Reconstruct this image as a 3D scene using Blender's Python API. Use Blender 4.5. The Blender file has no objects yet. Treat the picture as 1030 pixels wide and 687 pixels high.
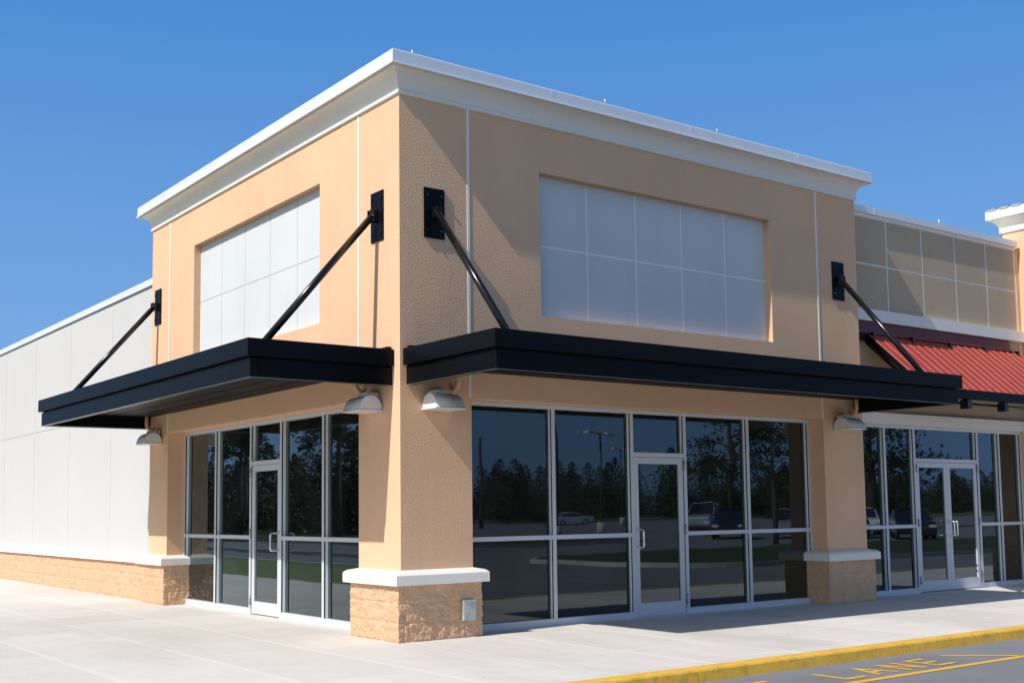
import bpy, bmesh, math, random
from mathutils import Vector, Matrix, noise
R = math.radians
random.seed(7)
scene = bpy.context.scene
col = scene.collection

# ------------------------------------------------------------------ camera (solved from the photograph)
CAM = Vector((-6.8466, -11.2784, 1.4378)); YAW, PIT, ROL = R(53.4459), R(5.1021), R(-0.6983)
fw = Vector((math.cos(YAW)*math.cos(PIT), math.sin(YAW)*math.cos(PIT), math.sin(PIT)))
rt = Vector((math.sin(YAW), -math.cos(YAW), 0)); up = rt.cross(fw)
r2 = rt*math.cos(ROL)+up*math.sin(ROL); u2 = -rt*math.sin(ROL)+up*math.cos(ROL)
cd = bpy.data.cameras.new('camera'); cam = bpy.data.objects.new('camera', cd); col.objects.link(cam)
m = Matrix((r2, u2, -fw)).transposed().to_4x4(); m.translation = CAM; cam.matrix_world = m
cd.sensor_width = 36; cd.lens = 36*1174.6264/1030; cd.shift_x = 4.05/1030; cd.shift_y = 65.1/1030
cd.clip_start = .05; cd.clip_end = 3000
scene.camera = cam

# ------------------------------------------------------------------ light
SUN = Vector((-8.5434, -1.0, 8.7089)).normalized()          # towards the sun
sd = bpy.data.lights.new('sun', 'SUN'); sd.energy = 4.8; sd.angle = R(.53); sd.color = (1, .965, .92)
so = bpy.data.objects.new('sun', sd); col.objects.link(so); so.rotation_euler = SUN.to_track_quat('Z', 'Y').to_euler()
so.location = (-20, -3, 25)
w = bpy.data.worlds.new('World'); scene.world = w; w.use_nodes = True
nt = w.node_tree; bg = nt.nodes['Background']; sk = nt.nodes.new('ShaderNodeTexSky'); sk.sky_type = 'NISHITA'
sk.sun_disc = False; sk.sun_elevation = math.asin(SUN.z); sk.sun_rotation = math.atan2(SUN.x, SUN.y)
sk.air_density = 1.0; sk.dust_density = 1.0; sk.ozone_density = 1.6; sk.altitude = 0
hs = nt.nodes.new('ShaderNodeHueSaturation'); hs.inputs['Saturation'].default_value = 1.0; hs.inputs['Value'].default_value = 1.0
nt.links.new(sk.outputs[0], hs.inputs['Color']); SKS = .11
# even the clear-day gradient out a little: deep blue overhead, mid blue down to the horizon
geo_w = nt.nodes.new('ShaderNodeTexCoord'); spw = nt.nodes.new('ShaderNodeSeparateXYZ'); nt.links.new(geo_w.outputs['Generated'], spw.inputs[0])
rmp = nt.nodes.new('ShaderNodeValToRGB'); nt.links.new(spw.outputs[2], rmp.inputs[0]); cr = rmp.color_ramp
cr.elements[0].position = 0; cr.elements[0].color = (.22, .45, .80, 1); cr.elements[1].position = 1; cr.elements[1].color = (.03, .14, .42, 1)
for p_, c_ in ((.14, (.170, .395, .79, 1)), (.42, (.060, .262, .68, 1))): e_ = cr.elements.new(p_); e_.color = c_
sc_ = nt.nodes.new('ShaderNodeVectorMath'); sc_.operation = 'SCALE'; sc_.inputs['Scale'].default_value = 1/SKS; nt.links.new(rmp.outputs[0], sc_.inputs[0])
mxw = nt.nodes.new('ShaderNodeMix'); mxw.data_type = 'RGBA'; mxw.inputs[0].default_value = .72
dt = nt.nodes.new('ShaderNodeVectorMath'); dt.operation = 'DOT_PRODUCT'; dt.inputs[1].default_value = SUN; nt.links.new(geo_w.outputs['Generated'], dt.inputs[0])
mf = nt.nodes.new('ShaderNodeMapRange'); mf.interpolation_type = 'SMOOTHSTEP'; nt.links.new(dt.outputs['Value'], mf.inputs[0])   # paler, hazier sky round the sun
mf.inputs['From Min'].default_value = .1; mf.inputs['From Max'].default_value = .75; mf.inputs['To Min'].default_value = .88; mf.inputs['To Max'].default_value = 0
nt.links.new(mf.outputs[0], mxw.inputs[0])
nt.links.new(hs.outputs[0], mxw.inputs[6]); nt.links.new(sc_.outputs[0], mxw.inputs[7]); nt.links.new(mxw.outputs[2], bg.inputs[0]); bg.inputs[1].default_value = SKS
scene.view_settings.view_transform = 'Standard'; scene.view_settings.look = 'None'; scene.view_settings.exposure = 0
scene.render.engine = 'CYCLES'
scene.cycles.max_bounces = 8; scene.cycles.transparent_max_bounces = 12

# ------------------------------------------------------------------ materials
def mat(name, base, rough=.8, metal=0, var=.06, vscale=1.2, bump=0, bscale=40, bdist=.004, spec=.4, extra=None, coat=0, detail=4, fine=None):
    ma = bpy.data.materials.new(name); ma.use_nodes = True; t = ma.node_tree; N = t.nodes; L = t.links
    b = N['Principled BSDF']; b.inputs['Roughness'].default_value = rough; b.inputs['Metallic'].default_value = metal
    b.inputs['Specular IOR Level'].default_value = spec
    if coat: b.inputs['Coat Weight'].default_value = coat; b.inputs['Coat Roughness'].default_value = .15
    tc = N.new('ShaderNodeTexCoord'); geo = N.new('ShaderNodeNewGeometry')
    P = geo.outputs['Position']
    n = N.new('ShaderNodeTexNoise'); n.inputs['Scale'].default_value = vscale; n.inputs['Detail'].default_value = 5; n.inputs['Roughness'].default_value = .65
    L.new(P, n.inputs['Vector'])
    mr = N.new('ShaderNodeMapRange'); mr.inputs['From Min'].default_value = .3; mr.inputs['From Max'].default_value = .7
    mr.inputs['To Min'].default_value = 1-var; mr.inputs['To Max'].default_value = 1+var; L.new(n.outputs[0], mr.inputs[0])
    mx = N.new('ShaderNodeVectorMath'); mx.operation = 'SCALE'; mx.inputs[0].default_value = base; L.new(mr.outputs[0], mx.inputs['Scale'])
    out = mx.outputs[0]
    if fine:
        n2 = N.new('ShaderNodeTexNoise'); n2.inputs['Scale'].default_value = fine[0]; n2.inputs['Detail'].default_value = 3; L.new(P, n2.inputs['Vector'])
        m2 = N.new('ShaderNodeMapRange'); m2.inputs['From Min'].default_value = .3; m2.inputs['From Max'].default_value = .7
        m2.inputs['To Min'].default_value = 1-fine[1]; m2.inputs['To Max'].default_value = 1+fine[1]; L.new(n2.outputs[0], m2.inputs[0])
        mx2 = N.new('ShaderNodeVectorMath'); mx2.operation = 'SCALE'; L.new(out, mx2.inputs[0]); L.new(m2.outputs[0], mx2.inputs['Scale']); out = mx2.outputs[0]
    if extra: out = extra(N, L, P, out, b)
    L.new(out, b.inputs['Base Color'])
    if bump:
        nb = N.new('ShaderNodeTexNoise'); nb.inputs['Scale'].default_value = bscale; nb.inputs['Detail'].default_value = detail; nb.inputs['Roughness'].default_value = .55
        L.new(P, nb.inputs['Vector'])
        bp_ = N.new('ShaderNodeBump'); bp_.inputs['Strength'].default_value = bump; bp_.inputs['Distance'].default_value = bdist
        L.new(nb.outputs[0], bp_.inputs['Height']); L.new(bp_.outputs[0], b.inputs['Normal'])
    return ma

def math_node(N, L, op, a, b=None, c=None):
    n = N.new('ShaderNodeMath'); n.operation = op
    for i, v in enumerate((a, b, c)):
        if v is None: continue
        if isinstance(v, (int, float)): n.inputs[i].default_value = v
        else: L.new(v, n.inputs[i])
    return n.outputs[0]
def mixc(N, L, f, a, b):
    n = N.new('ShaderNodeMix'); n.data_type = 'RGBA'
    if isinstance(f, (int, float)): n.inputs[0].default_value = f
    else: L.new(f, n.inputs[0])
    for i, v in ((6, a), (7, b)):
        if isinstance(v, tuple): n.inputs[i].default_value = (*v, 1)
        else: L.new(v, n.inputs[i])
    return n.outputs[2]

def concrete_extra(N, L, P, out, b):
    sp = N.new('ShaderNodeSeparateXYZ'); L.new(P, sp.inputs[0])
    # slab grid, joints every 1.17 m, each slab a slightly different tone
    gx = math_node(N, L, 'DIVIDE', math_node(N, L, 'ADD', sp.outputs[0], 1.08+117), 1.17)
    gy = math_node(N, L, 'DIVIDE', math_node(N, L, 'ADD', sp.outputs[1], -.17+117), 1.17)
    def dist(g):
        f = math_node(N, L, 'FRACT', g); a = math_node(N, L, 'SUBTRACT', f, .5); a = math_node(N, L, 'ABSOLUTE', a)
        return math_node(N, L, 'MULTIPLY', math_node(N, L, 'SUBTRACT', .5, a), 1.17)
    dx, dy = dist(gx), dist(gy)
    d = math_node(N, L, 'MINIMUM', dx, dy)
    fl = N.new('ShaderNodeCombineXYZ'); L.new(math_node(N, L, 'FLOOR', gx), fl.inputs[0]); L.new(math_node(N, L, 'FLOOR', gy), fl.inputs[1])
    wn = N.new('ShaderNodeTexWhiteNoise'); L.new(fl.outputs[0], wn.inputs['Vector'])
    tone = math_node(N, L, 'ADD', math_node(N, L, 'MULTIPLY', wn.outputs['Value'], .09), .955)
    s = N.new('ShaderNodeVectorMath'); s.operation = 'SCALE'; L.new(out, s.inputs[0]); L.new(tone, s.inputs['Scale'])
    c = s.outputs[0]
    # tooled pale margin then thin dark groove
    mm = N.new('ShaderNodeMapRange'); mm.interpolation_type = 'SMOOTHSTEP'; L.new(d, mm.inputs[0]); mm.inputs['From Min'].default_value = .02; mm.inputs['From Max'].default_value = .05; mm.inputs['To Min'].default_value = .2; mm.inputs['To Max'].default_value = 0
    my = N.new('ShaderNodeMapRange'); my.interpolation_type = 'SMOOTHSTEP'; L.new(dx, my.inputs[0]); my.inputs['From Min'].default_value = .01; my.inputs['From Max'].default_value = .04; my.inputs['To Min'].default_value = .30; my.inputs['To Max'].default_value = 0
    c = mixc(N, L, my.outputs[0], c, (.80, .78, .74))
    c = mixc(N, L, mm.outputs[0], c, (.76, .73, .69))
    gr = N.new('ShaderNodeMapRange'); L.new(d, gr.inputs[0]); gr.inputs['From Min'].default_value = .0; gr.inputs['From Max'].default_value = .006; gr.inputs['To Min'].default_value = .30; gr.inputs['To Max'].default_value = 0
    c = mixc(N, L, gr.outputs[0], c, (.33, .31, .28))
    # broad soft stains
    n = N.new('ShaderNodeTexNoise'); n.inputs['Scale'].default_value = .45; n.inputs['Detail'].default_value = 6; n.inputs['Roughness'].default_value = .7
    mp = N.new('ShaderNodeMapping'); mp.inputs['Scale'].default_value = (1, .35, 1); L.new(P, mp.inputs[0]); L.new(mp.outputs[0], n.inputs['Vector'])
    st = N.new('ShaderNodeMapRange'); st.inputs['From Min'].default_value = .5; st.inputs['From Max'].default_value = .75; st.inputs['To Max'].default_value = .6; L.new(n.outputs[0], st.inputs[0])
    c = mixc(N, L, st.outputs[0], c, (.44, .40, .35))
    v = N.new('ShaderNodeTexNoise'); v.inputs['Scale'].default_value = 9; v.inputs['Detail'].default_value = 2; L.new(P, v.inputs['Vector'])
    sv = N.new('ShaderNodeMapRange'); sv.inputs['From Min'].default_value = .70; sv.inputs['From Max'].default_value = .76; sv.inputs['To Max'].default_value = .35; L.new(v.outputs[0], sv.inputs[0])
    c = mixc(N, L, sv.outputs[0], c, (.42, .39, .35))
    # hairline cracks, only here and there, and small dark spots
    vo = N.new('ShaderNodeTexVoronoi'); vo.feature = 'DISTANCE_TO_EDGE'; vo.inputs['Scale'].default_value = .55
    wv = N.new('ShaderNodeTexNoise'); wv.inputs['Scale'].default_value = 3; wv.inputs['Detail'].default_value = 5; L.new(P, wv.inputs['Vector'])
    av = N.new('ShaderNodeVectorMath'); av.operation = 'MULTIPLY_ADD'; L.new(wv.outputs['Color'], av.inputs[0]); av.inputs[1].default_value = (.5, .5, 0); L.new(P, av.inputs[2]); L.new(av.outputs[0], vo.inputs['Vector'])
    ck = N.new('ShaderNodeMapRange'); L.new(vo.outputs[0], ck.inputs[0]); ck.inputs['From Max'].default_value = .0035; ck.inputs['To Min'].default_value = 1; ck.inputs['To Max'].default_value = 0
    mk = N.new('ShaderNodeTexNoise'); mk.inputs['Scale'].default_value = .35; L.new(P, mk.inputs['Vector'])
    mk2 = N.new('ShaderNodeMapRange'); L.new(mk.outputs[0], mk2.inputs[0]); mk2.inputs['From Min'].default_value = .5; mk2.inputs['From Max'].default_value = .6; mk2.inputs['To Max'].default_value = .5
    c = mixc(N, L, math_node(N, L, 'MULTIPLY', ck.outputs[0], mk2.outputs[0]), c, (.30, .28, .25))
    sp2 = N.new('ShaderNodeTexVoronoi'); sp2.inputs['Scale'].default_value = 2.3; L.new(P, sp2.inputs['Vector'])
    s2 = N.new('ShaderNodeMapRange'); L.new(sp2.outputs[0], s2.inputs[0]); s2.inputs['From Min'].default_value = .03; s2.inputs['From Max'].default_value = .06; s2.inputs['To Min'].default_value = .45; s2.inputs['To Max'].default_value = 0
    return mixc(N, L, s2.outputs[0], c, (.36, .34, .31))

def asphalt_extra(N, L, P, out, b):
    v = N.new('ShaderNodeTexNoise'); v.inputs['Scale'].default_value = 140; v.inputs['Detail'].default_value = 2; L.new(P, v.inputs['Vector'])
    sv = N.new('ShaderNodeMapRange'); sv.inputs['From Min'].default_value = .56; sv.inputs['From Max'].default_value = .68; sv.inputs['To Max'].default_value = .6; L.new(v.outputs[0], sv.inputs[0])
    c = mixc(N, L, sv.outputs[0], out, (.34, .33, .32))
    n = N.new('ShaderNodeTexNoise'); n.inputs['Scale'].default_value = .6; n.inputs['Detail'].default_value = 5; L.new(P, n.inputs['Vector'])
    st = N.new('ShaderNodeMapRange'); st.inputs['From Min'].default_value = .55; st.inputs['From Max'].default_value = .72; st.inputs['To Max'].default_value = .35; L.new(n.outputs[0], st.inputs[0])
    return mixc(N, L, st.outputs[0], c, (.10, .10, .105))

def worn_extra(under, thr=.58, scale=26):
    def f(N, L, P, out, b):
        n = N.new('ShaderNodeTexNoise'); n.inputs['Scale'].default_value = scale; n.inputs['Detail'].default_value = 6; n.inputs['Roughness'].default_value = .75; L.new(P, n.inputs['Vector'])
        s = N.new('ShaderNodeMapRange'); s.inputs['From Min'].default_value = thr; s.inputs['From Max'].default_value = thr+.06; s.inputs['To Max'].default_value = .8; L.new(n.outputs[0], s.inputs[0])
        return mixc(N, L, s.outputs[0], out, under)
    return f

def streak_extra(c2, amt=.3, zs=.25):
    def f(N, L, P, out, b):           # faint vertical run-off streaks
        mp = N.new('ShaderNodeMapping'); mp.inputs['Scale'].default_value = (5, 5, zs); L.new(P, mp.inputs[0])
        n = N.new('ShaderNodeTexNoise'); n.inputs['Scale'].default_value = 1.3; n.inputs['Detail'].default_value = 5; L.new(mp.outputs[0], n.inputs['Vector'])
        s = N.new('ShaderNodeMapRange'); s.inputs['From Min'].default_value = .5; s.inputs['From Max'].default_value = .8; s.inputs['To Max'].default_value = amt; L.new(n.outputs[0], s.inputs[0])
        return mixc(N, L, s.outputs[0], out, c2)
    return f

TAN = (.75, .482, .303)
M = {}
M['stucco'] = mat('tan_stucco', TAN, .92, var=.055, vscale=.8, bump=.8, bscale=55, bdist=.007, spec=.15, extra=streak_extra((.62, .40, .25), .2), detail=2, fine=(45, .04))
M['stucco_olive'] = mat('olive_stucco', (.48, .39, .28), .92, var=.05, bump=.8, bscale=55, bdist=.007, spec=.15, fine=(45, .04))
M['stucco_in'] = mat('reveal_stucco', TAN, .92, var=.03, bump=.3, bscale=40, bdist=.003, spec=.15)
M['white_panel'] = mat('white_panel', (.63, .65, .655), .6, var=.03, vscale=.6, bump=.15, bscale=60, bdist=.002, extra=streak_extra((.56, .575, .58), .35))
M['white_joint'] = mat('panel_joint', (.76, .77, .78), .6, var=.02)
M['white_wall'] = mat('white_wall', (.54, .53, .525), .85, var=.02, vscale=.5, bump=.3, bscale=35, bdist=.003, extra=streak_extra((.54, .525, .51), .25, .12), spec=.2)
M['white_trim'] = mat('white_trim', (.82, .79, .725), .55, var=.025, bump=.1, bscale=50, bdist=.002, extra=streak_extra((.70, .67, .60), .3))
M['coping'] = mat('coping_metal', (.80, .805, .81), .5, metal=.3, var=.03, spec=.4)
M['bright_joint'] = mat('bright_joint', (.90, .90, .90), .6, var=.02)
M['seam_grey'] = mat('seam_grey', (.36, .355, .35), .8, var=.05)
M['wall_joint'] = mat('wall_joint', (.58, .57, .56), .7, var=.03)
M['joint'] = mat('joint_strip', (.80, .78, .74), .6, var=.03)
M['block'] = mat('split_block', (.62, .40, .25), .95, var=.10, vscale=5, bump=.5, bscale=55, bdist=.006, spec=.1, fine=(60, .08))
M['black'] = mat('black_paint', (.0045, .0045, .006), .36, var=.1, spec=.10)
M['black_iron'] = mat('black_iron', (.006, .006, .007), .22, var=.15, spec=.5, bump=.03, bscale=80, bdist=.001)
M['lip'] = mat('lit_edge_metal', (.22, .22, .23), .3, metal=.6, var=.05)
M['soffit'] = mat('black_soffit', (.006, .006, .006), .5, var=.2, spec=.10)
M['alu'] = mat('aluminium_frame', (.58, .60, .635), .4, metal=.0, var=.02, spec=.5)
M['alu_bright'] = mat('handle_metal', (.78, .79, .80), .22, metal=.9, var=.02)
M['pale_refl'] = mat('reflection_strip', (.78, .88, .87), .4, var=.03)
M['hinge'] = mat('hinge_metal', (.30, .31, .33), .4, metal=.7, var=.1)
M['lamp'] = mat('lamp_housing', (.74, .74, .72), .5, var=.04, bump=.1, bscale=50, bdist=.001)
M['lamp_lens'] = mat('lamp_lens', (.75, .70, .58), .25, var=.03)
M['galv'] = mat('galvanised_steel', (.50, .51, .50), .45, metal=.4, var=.15, vscale=18)
M['red'] = mat('red_metal', (.31, .040, .026), .5, var=.08, vscale=2.5, spec=.22, fine=(12, .07), extra=streak_extra((.36, .09, .06), .35))
M['maroon'] = mat('maroon_flashing', (.13, .018, .018), .45, var=.08, spec=.4)
M['concrete'] = mat('concrete_walk', (.625, .585, .53), .9, var=.05, vscale=1.4, bump=.35, bscale=90, bdist=.002, spec=.15, extra=concrete_extra, fine=(70, .05))
M['asphalt'] = mat('asphalt', (.19, .19, .20), .9, var=.10, vscale=.9, bump=.6, bscale=160, bdist=.004, spec=.2, extra=asphalt_extra)
M['yellow'] = mat('kerb_paint', (.72, .43, .055), .7, var=.12, vscale=3, bump=.15, bscale=60, bdist=.003, extra=worn_extra((.52, .31, .06), .54, 9), fine=(30, .07))
M['kerb_plain'] = mat('kerb_concrete', (.55, .51, .44), .9, var=.1, bump=.4, bscale=60, bdist=.003)
M['line'] = mat('line_paint', (.72, .40, .04), .7, var=.08, vscale=6, extra=worn_extra((.22, .20, .18), .60, 40), fine=(60, .08))
M['lawn'] = mat('lawn_grass', (.14, .20, .07), .8, var=.3, vscale=5, spec=.2, fine=(70, .3))
M['grass'] = mat('grass_blades', (.045, .070, .022), .8, var=.35, vscale=6, spec=.2, fine=(90, .3))
M['soil'] = mat('soil', (.17, .12, .07), .95, var=.2, vscale=4, bump=.6, bscale=40, bdist=.01)
M['field'] = mat('land', (.09, .10, .04), .95, var=.3, vscale=.4)
M['leaf'] = mat('leaves', (.035, .055, .016), .6, var=.35, vscale=2, spec=.3)
M['pine'] = mat('pine_needles', (.028, .045, .018), .6, var=.35, vscale=2, spec=.3)
M['bark'] = mat('bark', (.10, .07, .05), .9, var=.3, vscale=8, bump=.6, bscale=30, bdist=.02)
M['pole'] = mat('lamp_pole', (.10, .09, .08), .5, var=.05, metal=.3)
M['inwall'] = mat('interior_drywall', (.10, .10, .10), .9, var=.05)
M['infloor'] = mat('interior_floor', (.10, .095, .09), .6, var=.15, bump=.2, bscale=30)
M['inceil'] = mat('interior_ceiling', (.55, .55, .55), .9, var=.05)
M['tyre'] = mat('tyre', (.02, .02, .02), .8)
M['carglass'] = mat('car_glass', (.015, .02, .025), .08, var=.05, spec=.8)
M['car_silver'] = mat('silver_car_paint', (.42, .43, .44), .3, metal=.5, coat=.6, var=.02)
M['car_dark'] = mat('dark_car_paint', (.03, .035, .045), .25, metal=.3, coat=.8, var=.02)
M['car_white'] = mat('white_car_paint', (.75, .75, .74), .3, coat=.6, var=.02)
M['car_red'] = mat('red_lens', (.35, .01, .01), .2)
M['roof'] = mat('roof_membrane', (.45, .45, .44), .9)

def glass_mat():
    ma = bpy.data.materials.new('tinted_glass'); ma.use_nodes = True; t = ma.node_tree; N = t.nodes; L = t.links
    N.remove(N['Principled BSDF']); out = N['Material Output']
    geo = N.new('ShaderNodeNewGeometry')
    nb = N.new('ShaderNodeTexNoise'); nb.inputs['Scale'].default_value = .9; nb.inputs['Detail'].default_value = 1; L.new(geo.outputs['Position'], nb.inputs['Vector'])
    bm_ = N.new('ShaderNodeBump'); bm_.inputs['Strength'].default_value = .12; bm_.inputs['Distance'].default_value = .02; L.new(nb.outputs[0], bm_.inputs['Height'])
    gl = N.new('ShaderNodeBsdfGlossy'); gl.inputs['Roughness'].default_value = .012; gl.inputs['Color'].default_value = (.76, .90, 1, 1); L.new(bm_.outputs[0], gl.inputs['Normal'])
    tr = N.new('ShaderNodeBsdfTransparent'); tr.inputs['Color'].default_value = (.20, .25, .25, 1)
    fr = N.new('ShaderNodeFresnel'); fr.inputs['IOR'].default_value = 1.52
    f = math_node(N, L, 'MULTIPLY', fr.outputs[0], 1.95); f = math_node(N, L, 'MINIMUM', f, 1.0)
    mx = N.new('ShaderNodeMixShader'); L.new(f, mx.inputs[0]); L.new(tr.outputs[0], mx.inputs[1]); L.new(gl.outputs[0], mx.inputs[2])
    df = N.new('ShaderNodeBsdfDiffuse'); df.inputs['Color'].default_value = (.5, .5, .47, 1)         # thin film of dust, its painted haze also lifting the dark panes
    dn = N.new('ShaderNodeTexNoise'); dn.inputs['Scale'].default_value = 1.6; dn.inputs['Detail'].default_value = 6; L.new(geo.outputs['Position'], dn.inputs['Vector'])
    dm = N.new('ShaderNodeMapRange'); dm.inputs['From Min'].default_value = .35; dm.inputs['From Max'].default_value = .75; dm.inputs['To Min'].default_value = .006; dm.inputs['To Max'].default_value = .03; L.new(dn.outputs[0], dm.inputs[0])
    m2 = N.new('ShaderNodeMixShader'); L.new(dm.outputs[0], m2.inputs[0]); L.new(mx.outputs[0], m2.inputs[1]); L.new(df.outputs[0], m2.inputs[2]); L.new(m2.outputs[0], out.inputs['Surface'])
    return ma
M['glass'] = glass_mat()

# ------------------------------------------------------------------ mesh helpers
class MB:
    def __init__(s): s.bm = bmesh.new()
    def box(s, x0, x1, y0, y1, z0, z1, bev=0):
        if x0 > x1: x0, x1 = x1, x0
        if y0 > y1: y0, y1 = y1, y0
        vs = [s.bm.verts.new((x, y, z)) for x in (x0, x1) for y in (y0, y1) for z in (z0, z1)]
        fs = [s.bm.faces.new([vs[i] for i in f]) for f in ((0, 1, 3, 2), (4, 6, 7, 5), (0, 4, 5, 1), (2, 3, 7, 6), (0, 2, 6, 4), (1, 5, 7, 3))]
        if bev:
            es = list({e for f in fs for e in f.edges})
            bmesh.ops.bevel(s.bm, geom=es, offset=bev, segments=2, affect='EDGES', profile=.5)
        return s
    def face(s, pts):
        s.bm.faces.new([s.bm.verts.new(p) for p in pts]); return s
    def prism(s, pts, vec):
        """closed polygon pts (3D) extruded along vec"""
        a = [s.bm.verts.new(p) for p in pts]; b = [s.bm.verts.new(Vector(p)+Vector(vec)) for p in pts]
        s.bm.faces.new(a); s.bm.faces.new(b[::-1]); n = len(a)
        for i in range(n): s.bm.faces.new((a[i], b[i], b[(i+1) % n], a[(i+1) % n]))
        return s
    def tube(s, pts, r, n=10, caps=True):
        pts = [Vector(p) for p in pts]; rr = r if isinstance(r, (list, tuple)) else [r]*len(pts)
        rings = []; prev = None
        for i, p in enumerate(pts):
            d = (pts[min(i+1, len(pts)-1)]-pts[max(i-1, 0)]).normalized()
            if prev is None:
                a = Vector((0, 0, 1)) if abs(d.z) < .9 else Vector((1, 0, 0)); u = d.cross(a).normalized()
            else: u = (prev-d*prev.dot(d)).normalized()
            prev = u; v = d.cross(u)
            rings.append([s.bm.verts.new(p+(u*math.cos(2*math.pi*k/n)+v*math.sin(2*math.pi*k/n))*rr[i]) for k in range(n)])
        for a, b in zip(rings, rings[1:]):
            for k in range(n):
                f = s.bm.faces.new((a[k], a[(k+1) % n], b[(k+1) % n], b[k])); f.smooth = True
        if caps: s.bm.faces.new(rings[0][::-1]); s.bm.faces.new(rings[-1])
        return s
    def sweep(s, path, prof, closed_prof=True, smooth=False):
        """profile (d outwards, z) swept along a flat path, outwards = left of travel, mitred"""
        P = [Vector(p) for p in path]; rings = []
        for i, p in enumerate(P):
            ns = []
            if i > 0: d = (p-P[i-1]).normalized(); ns.append(Vector((-d.y, d.x)))
            if i < len(P)-1: d = (P[i+1]-p).normalized(); ns.append(Vector((-d.y, d.x)))
            nn = ns[0] if len(ns) == 1 else (ns[0]+ns[1])/(1+ns[0].dot(ns[1]))
            rings.append([s.bm.verts.new((p.x+nn.x*d_, p.y+nn.y*d_, z)) for d_, z in prof])
        n = len(prof)
        for a, b in zip(rings, rings[1:]):
            for k in range(n if closed_prof else n-1):
                f = s.bm.faces.new((a[k], a[(k+1) % n], b[(k+1) % n], b[k])); f.smooth = smooth
        if closed_prof: s.bm.faces.new(rings[0]); s.bm.faces.new(rings[-1][::-1])
        return s
    def build(s, name, m, parent=None, sharp=True):
        if name != 'glass_pane': bmesh.ops.recalc_face_normals(s.bm, faces=s.bm.faces[:])
        off = Vector((0, 0, 0)); q = parent
        while q: off += q.location; q = q.parent
        if off.length: bmesh.ops.translate(s.bm, verts=s.bm.verts[:], vec=-off)
        me = bpy.data.meshes.new(name); s.bm.to_mesh(me); s.bm.free()
        me.materials.append(m); o = bpy.data.objects.new(name, me); col.objects.link(o); o.parent = parent
        return o

def build_each(mb, name, m, parent):
    """every loose piece of the mesh becomes an object of its own"""
    bm = mb.bm; seen = set(); bm.verts.index_update(); out = []
    for v in bm.verts:
        if v in seen: continue
        st = [v]; isl = []; seen.add(v)
        while st:
            q = st.pop(); isl.append(q)
            for e in q.link_edges:
                o_ = e.other_vert(q)
                if o_ not in seen: seen.add(o_); st.append(o_)
        part = MB(); mp = {q: part.bm.verts.new(q.co) for q in isl}
        for f in {f for q in isl for f in q.link_faces}:
            nf = part.bm.faces.new([mp[q] for q in f.verts]); nf.smooth = f.smooth
        out.append(part.build(name, m, parent))
    bm.free(); return out

def thing(name, label, cat, loc=(0, 0, 0), group=None):
    o = bpy.data.objects.new(name, None); col.objects.link(o); o.location = loc; o.empty_display_size = .3
    tag(o, label, cat, group); return o
def tag(o, label=None, cat=None, group=None, kind=None):
    for k, v in (('label', label), ('category', cat), ('group', group), ('kind', kind)):
        if v: o[k] = v
    return o

def rough_block(x0, x1, y0, y1, z0, z1, amp, res=.016, courses=3, seed=0, faces='xXyY'):
    """split-face masonry: displaced skin round a rectangle, courses pinched at the mortar joints"""
    mb = MB(); bm = mb.bm
    per = []
    nx = max(2, round((x1-x0)/res)); ny = max(2, round((y1-y0)/res))
    for i in range(nx): per.append((x0+(x1-x0)*i/nx, y0, 0, -1))
    for i in range(ny): per.append((x1, y0+(y1-y0)*i/ny, 1, 0))
    for i in range(nx): per.append((x1-(x1-x0)*i/nx, y1, 0, 1))
    for i in range(ny): per.append((x0, y1-(y1-y0)*i/ny, -1, 0))
    nz = round((z1-z0)/res); rows = []
    ch = (z1-z0)/courses
    for j in range(nz+1):
        z = z0+(z1-z0)*j/nz; row = []
        c = int(min(courses-1, (z-z0)/ch)); fz = (z-z0)/ch-c; ez = min(fz, 1-fz)*ch
        for (x, y, nx_, ny_) in per:
            t = x if nx_ == 0 else y
            bl = .406; u = (t+(c % 2)*bl/2+10*bl)/bl; fu = u-math.floor(u); eu = min(fu, 1-fu)*bl
            e = min(ez, eu if nx_ == 0 and ny_ == -1 else .2)
            pin = min(1, e/.018)
            p = Vector((x*1.0, y*1.0, z))+Vector((seed*7.3, c*3.1, 0))
            h = noise.fractal(p*13, .8, 2.1, 4)*.75+abs(noise.noise(p*22))*.6-.2
            # gentle rounding near arrises
            d = amp*(h)*pin-.010*(1-pin)
            row.append(bm.verts.new((x+nx_*d, y+ny_*d, z)))
        rows.append(row)
    n = len(per)
    for a, b in zip(rows, rows[1:]):
        for k in range(n):
            bm.faces.new((a[k], a[(k+1) % n], b[(k+1) % n], b[k]))
    bm.faces.new(rows[-1])
    return mb

# ------------------------------------------------------------------ measured dimensions (metres)
XJ1, XJ2, XE, ZH = .979, 7.4275, 8.3749, 2.766
YJ1, YJ2, YL = .950, 7.248, 8.087
ZC, CB, CT = 6.2523, 6.5216, 6.6874
REC = .28; PRC = .11

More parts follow.
